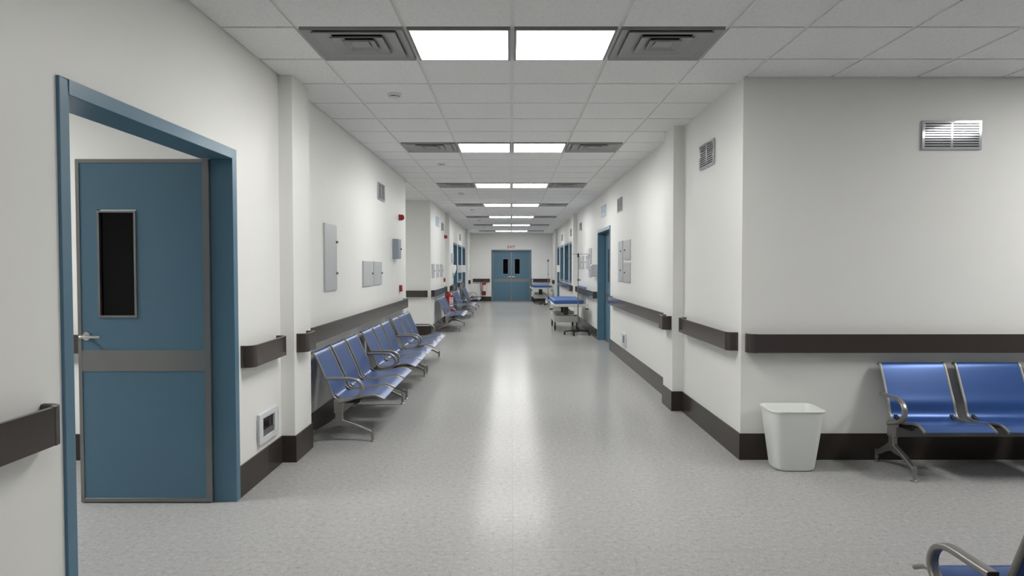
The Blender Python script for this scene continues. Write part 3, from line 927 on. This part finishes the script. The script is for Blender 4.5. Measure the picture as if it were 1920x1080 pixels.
# ------------------------------------------------------------------ waiting benches
def make_bench(label, loc, rz, group):
    t = thing('waiting_bench', label, 'bench', loc, rz, group)
    # profile: (forward, z); forward is -y
    prof = [(-0.222, 0.690), (-0.206, 0.698), (-0.190, 0.684), (-0.170, 0.645), (-0.106, 0.500), (-0.078, 0.440), (-0.058, 0.375), (-0.030, 0.341), (0.020, 0.333),
            (0.115, 0.341), (0.215, 0.361), (0.270, 0.365), (0.305, 0.357), (0.352, 0.334)]
    def Pm(x): return smooth_path([(x, -f_, z) for f_, z in prof], 4)
    SW = 0.467; PITCH_ = 0.527
    for c in (-PITCH_, 0, PITCH_):
        x0, x1 = c - SW / 2, c + SW / 2
        bm = B()
        path = Pm(c)
        # thin blue shell across the full width between frames
        sweep(bm, path, [(-SW / 2 + 0.008, -0.003), (-SW / 2 + 0.008, 0.003), (SW / 2 - 0.008, 0.003), (SW / 2 - 0.008, -0.003)], (1, 0, 0))
        seat = obj('seat', bm, 'seat', t, angle=60)
        for x in (x0 + 0.009, x1 - 0.009):
            bm = B()
            sweep(bm, Pm(x), rrect(0.018, 0.017, 0.007), (1, 0, 0))
            obj('seat_frame', bm, 'bench_metal', seat, angle=60)
    bm = B(); box(bm, -0.76, 0.76, -0.040, 0.036, 0.232, 0.300)
    obj('beam', bm, 'bench_beam', t, bevel=0.006)
    for c in (-PITCH_, 0, PITCH_):
        for dx in (-0.19, 0.19):
            bm = B(); prism(bm, [(0.060, 0.372), (0.035, 0.3), (0.0, 0.300), (-0.15, 0.300), (-0.17, 0.345), (-0.02, 0.326)], 'x', c + dx - 0.012, c + dx + 0.012)
            obj('seat_bracket', bm, 'black', t)
    for s in (-1, 1):
        x = s * 0.76
        bm = B()
        w = 0.026
        # lower casting: column and two arched feet (forward, z)
        top = [(-0.028, 0.228), (0.028, 0.228), (0.031, 0.178)]
        front = [(0.085, 0.160), (0.150, 0.138), (0.215, 0.108), (0.262, 0.088), (0.262, 0.062), (0.235, 0.070), (0.180, 0.100), (0.110, 0.120), (0.050, 0.122), (0.0, 0.128)]
        back = [(-0.050, 0.118), (-0.110, 0.095), (-0.170, 0.062), (-0.205, 0.050), (-0.205, 0.076), (-0.160, 0.102), (-0.100, 0.138), (-0.050, 0.168), (-0.030, 0.182)]
        prism(bm, [(-f_, z) for f_, z in top + front + back], 'x', x - 0.017, x + 0.017)
        leg = obj('leg', bm, 'bench_metal', t, bevel=0.007, segs=3)
        for f_, zt in ((0.262, 0.100), (-0.205, 0.088)):
            bm = B(); tube(bm, [(x, -f_, zt), (x, -f_, 0.022)], 0.0125, 14)
            tube(bm, [(x, -f_, 0.024), (x, -f_, 0.008)], 0.006, 10)
            lathe(bm, [(0.020, 0.0), (0.020, 0.004), (0.010, 0.012)], (x, -f_, 0), 'z', 20)
            obj('foot', bm, 'bench_metal', leg)
        bm = B(); prism(bm, [(0.038, 0.336), (0.036, 0.226), (-0.034, 0.226), (-0.040, 0.336)], 'x', x - 0.022, x + 0.022)
        obj('post', bm, 'bench_metal', t, bevel=0.006, segs=3)
        xa = x + s * 0.030
        pth = smooth_path([(xa, -f_, z) for f_, z in ((-0.092, 0.503), (-0.02, 0.503), (0.060, 0.504), (0.115, 0.500), (0.165, 0.478), (0.190, 0.435), (0.180, 0.392), (0.140, 0.358), (0.075, 0.334), (0.0, 0.318))], 5)
        bm = B(); sweep(bm, pth, rrect(0.036, 0.021, 0.008), (1, 0, 0))
        arm = obj('armrest', bm, 'bench_metal', t, angle=60)
        bm = B(); box(bm, xa - 0.0165, xa + 0.0165, 0.0915, 0.0955, 0.4935, 0.5125)
        obj('end_plug', bm, 'black', arm, bevel=0.003)
    return t
g1 = 'blue three-seat benches along the near wall'
b0 = make_bench('blue three-seat steel bench nearest the pillar', (-1.36, 6.238, 0), RL, g1)
dup(b0, (-1.36, 8.025, 0), RL, 'blue three-seat steel bench, middle of the three before the recess')
dup(b0, (-1.36, 9.81, 0), RL, 'blue three-seat steel bench next to the recess')
g2 = 'blue three-seat benches along the far wall'
dup(b0, (-1.36, 15.51, 0), RL, 'blue three-seat steel bench just past the recess, before the large fire extinguisher', g2)
dup(b0, (-1.36, 19.22, 0), RL, 'blue three-seat steel bench beneath the soap dispenser', g2)
dup(b0, (-1.36, 22.68, 0), RL, 'blue three-seat steel bench farthest away, near the exit door', g2)
g3 = 'blue three-seat benches in the side hall'
dup(b0, (3.333, 4.70, 0), RF, 'blue three-seat steel bench against the wall beside the white bin', g3)
dup(b0, (2.144, 2.044, 0), pi, 'blue bench closest to the viewpoint, seen from behind, with black armrest end', g3)

# ------------------------------------------------------------------ waste bin
t = thing('waste_bin', 'white rounded square open waste bin beside the wall corner', 'bin', (1.912, 4.760, 0), 0)
bm = B()
def rr_ring(w, d, r_, z, n=6):
    return [bm.verts.new((x, y, z)) for x, y in rrect(w, d, r_, n)]
lev = [(0.225, 0.175, 0.045, 0.0), (0.258, 0.205, 0.055, 0.006), (0.268, 0.214, 0.055, 0.022), (0.352, 0.292, 0.055, 0.400), (0.366, 0.304, 0.058, 0.404), (0.368, 0.306, 0.058, 0.412), (0.360, 0.298, 0.055, 0.415),
       (0.350, 0.288, 0.053, 0.410), (0.262, 0.208, 0.05, 0.024), (0.20, 0.15, 0.04, 0.012)]
rg = [rr_ring(*l) for l in lev]
for a, c in zip(rg, rg[1:]):
    for i in range(len(a)):
        bm.faces.new((a[i], a[(i + 1) % len(a)], c[(i + 1) % len(a)], c[i]))
bm.faces.new(rg[0][::-1]); bm.faces.new(rg[-1])
obj('body', bm, 'bin', t, angle=50)

# ------------------------------------------------------------------ fire extinguishers
def extinguisher(label, loc, rz, r_, h, half=60):
    """origin at the bottom centre of the cylinder; wall behind at +y"""
    t = thing('fire_extinguisher', label, 'fire extinguisher', loc, rz, None)
    bm = B()
    lathe(bm, [(r_ * .92, 0), (r_, 0.01), (r_, h * .82), (r_ * .93, h * .89), (r_ * .70, h * .95), (r_ * .35, h * .99), (r_ * .26, h)], n=32)
    cyl = obj('cylinder', bm, 'red', t)
    bm = B(); lathe(bm, [(r_ * .90, -0.014), (r_ * .97, -0.004), (r_ * .97, 0.016), (r_ * .9, 0.018)], n=32); obj('foot_ring', bm, 'black', t)
    # printed label wrapped round the front
    bm = B(); n = 14; R2 = r_ + 0.0008
    for k in range(n):
        a0 = radians(-90 - half + 2 * half * k / n); a1 = radians(-90 - half + 2 * half * (k + 1) / n)
        q = [(R2 * cos(a0), R2 * sin(a0), h * .30), (R2 * cos(a1), R2 * sin(a1), h * .30), (R2 * cos(a1), R2 * sin(a1), h * .78), (R2 * cos(a0), R2 * sin(a0), h * .78)]
        bm.faces.new([bm.verts.new(p) for p in q])
    obj('label_sheet', bm, 'white_plastic', cyl)
    bm = B(); R3 = r_ + 0.0016
    for (f0, f1, fa, fb) in ((.66, .73, -.8, .4), (.55, .60, -.8, .1), (.47, .51, -.8, .7), (.39, .43, -.8, .0), (.33, .35, -.8, .4)):
        a_lo, a_hi = -90 + half * fa, -90 + half * fb
        for k in range(6):
            a0 = radians(a_lo + (a_hi - a_lo) * k / 6); a1 = radians(a_lo + (a_hi - a_lo) * (k + .78) / 6)
            q = [(R3 * cos(a0), R3 * sin(a0), h * f0), (R3 * cos(a1), R3 * sin(a1), h * f0), (R3 * cos(a1), R3 * sin(a1), h * f1), (R3 * cos(a0), R3 * sin(a0), h * f1)]
            bm.faces.new([bm.verts.new(p) for p in q])
    obj('label_print', bm, 'red_label', cyl)
    bm = B(); tube(bm, [(0, 0, h - .01), (0, 0, h + .035)], 0.016, 14)
    lathe(bm, [(0.014, 0.0), (0.014, 0.012), (0.004, 0.013)], (0.0, -0.014, h + .018), 'y', 14)
    obj('valve', bm, 'chrome', t)
    bm = B()
    sweep(bm, [(-0.02, 0, h + .03), (0.03, 0, h + .040), (0.115, 0, h + .075)], rrect(0.022, 0.006, 0.002), (0, 1, 0))
    sweep(bm, [(-0.02, 0, h + .018), (0.03, 0, h + .020), (0.10, 0, h + .030)], rrect(0.022, 0.006, 0.002), (0, 1, 0))
    obj('handle', bm, 'red', t)
    bm = B()
    tube(bm, smooth_path([(-0.01, -0.01, h + .022), (-0.07, -0.02, h + .035), (-0.13, -0.02, h - .02), (-0.150, -0.01, h * .68), (-0.125, 0, h * .30), (-0.105, 0, h * .12)], 6), 0.0085, 10)
    tube(bm, [(-0.106, 0, h * .16), (-0.100, 0, h * .02)], [0.010, 0.014], 12)
    obj('hose', bm, 'hose', t)
    bm = B(); box(bm, -0.02, 0.02, r_ * .2, r_ + 0.03, h - .01, h + .012); box(bm, -0.03, 0.03, r_ + 0.02, r_ + 0.03, h * .4, h + .03)
    obj('wall_bracket', bm, 'bench_beam', t)
    return t
extinguisher('red fire extinguisher with hose on the end wall beside the exit door', (-1.092, YF - 0.110, 0.27), RF, 0.078, 0.49)
extinguisher('large red fire extinguisher on the pillar between two far benches', (-1.518, 17.26 - 0.135, 0.265), RF + 0.62, 0.100, 0.47, 30)

# ------------------------------------------------------------------ beds
def hospital_bed(label, loc, up_side):
    """origin on the floor at the near end, centred across; runs along +y; up_side = +1/-1 side whose guard is raised"""
    t = thing('hospital_bed', label, 'hospital bed', loc, 0, 'hospital beds parked by the wall')
    Lb = 1.95
    # deck frame
    bm = B(); box(bm, -0.345, 0.345, 0.0, Lb, 0.560, 0.618); obj('deck', bm, 'bed_white', t, bevel=0.012)
    # mattress in two cushions
    for y0, y1 in ((0.04, 1.30), (1.31, Lb - 0.02)):
        bm = B(); box(bm, -0.305, 0.305, y0, y1, 0.618, 0.695); obj('mattress', bm, 'bed_blue', t, bevel=0.018, segs=3)
    for sx_ in (-1, 1):
        for y in (-0.01, Lb):
            bm = B(); prism(bm, [(sx_ * 0.33, 0.618), (sx_ * 0.385, 0.618), (sx_ * 0.385, 0.530), (sx_ * 0.345, 0.530), (sx_ * .33, .56)], 'y', y - 0.02, y + 0.03)
            c = obj('corner_post', bm, 'bed_white', t, bevel=0.004)
            bm = B(); box(bm, sx_ * 0.365 - 0.032, sx_ * 0.365 + 0.032, y - 0.03, y + 0.04, 0.505, 0.532); obj('bumper', bm, 'black', c, bevel=0.005)
    # guard rails
    for sx_ in (-1, 1):
        x = sx_ * 0.352
        bm = B()
        if sx_ == up_side:
            for k in range(8):
                y = 0.20 + k * 0.175
                tube(bm, [(x, y, 0.60), (x, y, 0.925)], 0.0055, 10)
            g = obj('guard_rail', bm, 'trim_metal', t)
            bm = B(); box(bm, x - 0.016, x + 0.016, 0.14, 1.48, 0.922, 0.955); obj('top_rail', bm, 'bed_blue', g, bevel=0.006)
        else:
            for k in range(8):
                y = 0.20 + k * 0.175
                tube(bm, [(x, y, 0.60), (x + sx_ * .035, y + 0.17, 0.655)], 0.008, 10)
            g = obj('guard_rail', bm, 'trim_metal', t)
            bm = B(); box(bm, x + sx_ * .035 - 0.016, x + sx_ * .035 + 0.016, 0.25, 1.68, 0.642, 0.672); obj('top_rail', bm, 'bed_blue', g, bevel=0.006)
    # lift columns
    for y in (0.85, 1.62):
        bm = B(); box(bm, -0.05, 0.05, y - 0.05, y + 0.05, 0.34, 0.56); obj('lift_column', bm, 'lift', t, bevel=0.004)
    # base
    bm = B(); box(bm, -0.265, 0.265, 0.74, 1.92, 0.190, 0.322)
    obj('base_cover', bm, 'bed_white', t, bevel=0.012)
    bm = B(); prism(bm, [(-.22, .322), (-.22, .385), (-.06, .385), (-.06, .322)], 'y', 1.40, 1.88); prism(bm, [(.08, .322), (.08, .43), (.12, .43), (.15, .375), (.23, .375), (.23, .322)], 'y', 1.40, 1.88)
    obj('motor_cover', bm, 'panel', t, bevel=0.008)
    for sx_ in (-1, 1):
        for y in (0.80, 1.86):
            x = sx_ * 0.235
            bm = B(); tube(bm, [(x, y, 0.20), (x, y, 0.09)], 0.017, 12)
            box(bm, x - 0.020, x - 0.012, y - 0.018, y + 0.03, 0.045, 0.115); box(bm, x + 0.012, x + 0.020, y - 0.018, y + 0.03, 0.045, 0.115)
            c = obj('castor_stem', bm, 'lift', t)
            bm = B(); lathe(bm, [(0.044, -0.012), (0.05, -0.008), (0.05, 0.008), (0.044, 0.012)], (x, y + 0.015, 0.05), 'x', 24); obj('wheel', bm, 'black', c)
    bm = B(); box(bm, 0.17, 0.23, 0.78, 0.84, 0.322, 0.338); obj('pedal', bm, 'black', t)
    return t
hospital_bed('nearer blue hospital bed with white frame beside the drip stand', (1.168, 14.22, 0), 1)
hospital_bed('farther blue hospital bed next to the exit door', (1.105, 25.42, 0), -1)

# ------------------------------------------------------------------ drip stands
def drip_stand(label, loc, rz, spin=0.0):
    t = thing('drip_stand', label, 'drip stand', loc, rz, 'rolling drip stands')
    bm = B(); tube(bm, [(0, 0, 0.10), (0, 0, 0.95)], 0.013, 14); pole = obj('pole', bm, 'trim_metal', t)
    bm = B(); tube(bm, [(0, 0, 0.93), (0, 0, 1.63)], 0.0085, 12); obj('upper_pole', bm, 'trim_metal', t)
    bm = B(); lathe(bm, [(0.017, 1.565), (0.017, 1.64), (0.010, 1.645)], n=16); obj('top_collar', bm, 'black', t)
    bm = B(); tube(bm, [(-0.19, 0, 1.628), (0.19, 0, 1.628)], 0.0045, 8)
    for s in (-1, 1):
        tube(bm, smooth_path([(s * 0.19, 0, 1.628), (s * 0.215, 0, 1.618), (s * 0.222, 0, 1.590), (s * 0.205, 0, 1.560), (s * 0.17, 0, 1.562), (s * 0.155, 0, 1.59)], 4), 0.0045, 8)
        tube(bm, [(s * 0.165, 0, 1.628), (s * 0.165, 0, 1.650)], 0.004, 8)
    obj('hook_bar', bm, 'trim_metal', t)
    bm = B(); lathe(bm, [(0.019, 0.93), (0.019, 0.975)], n=16); lathe(bm, [(0.008, 0.0), (0.008, 0.02), (0.020, 0.026), (0.020, 0.036)], (0.0, -0.01, 0), 'y', 12)
    bm2 = B(); lathe(bm2, [(0.018, 1.09), (0.018, 1.13)], n=16); tube(bm2, [(0, 0, 1.11), (0.038, 0, 1.11)], 0.006, 8); lathe(bm2, [(0.017, 0.03), (0.017, 0.042)], (0, 0, 1.11), 'x', 12)
    bm.free()
    obj('height_knob', bm2, 'bench_beam', t)
    bm = B(); lathe(bm, [(0.032, 0.060), (0.038, 0.075), (0.030, 0.105), (0.018, 0.150)], n=20); obj('hub', bm, 'black', t)
    for k in range(5):
        a = radians(spin + 72 * k)
        bm = B(); c_, s_ = cos(a), sin(a)
        pth = [(0.02 * c_, 0.02 * s_, 0.088), (0.14 * c_, 0.14 * s_, 0.082), (0.27 * c_, 0.27 * s_, 0.066)]
        tube(bm, pth, [0.016, 0.013, 0.010], 8)
        lg = obj('leg', bm, 'black', t)
        bm = B(); cx_, cy_ = 0.272 * c_, 0.272 * s_
        tube(bm, [(cx_, cy_, 0.07), (cx_, cy_, 0.045)], 0.008, 8)
        lathe(bm, [(0.024, -0.016), (0.028, -0.012), (0.028, -0.003), (0.020, -0.002), (0.020, 0.002), (0.028, 0.003), (0.028, 0.012), (0.024, 0.016)], (cx_, cy_, 0.028), 'x', 18)
        obj('castor', bm, 'black', lg)
    return t
drip_stand('tall steel drip stand in front of the nearer bed', (1.345, 14.14, 0), 0, 175)
drip_stand('slim drip stand in front of the farther bed', (1.325, 25.33, 0), radians(80), 20)
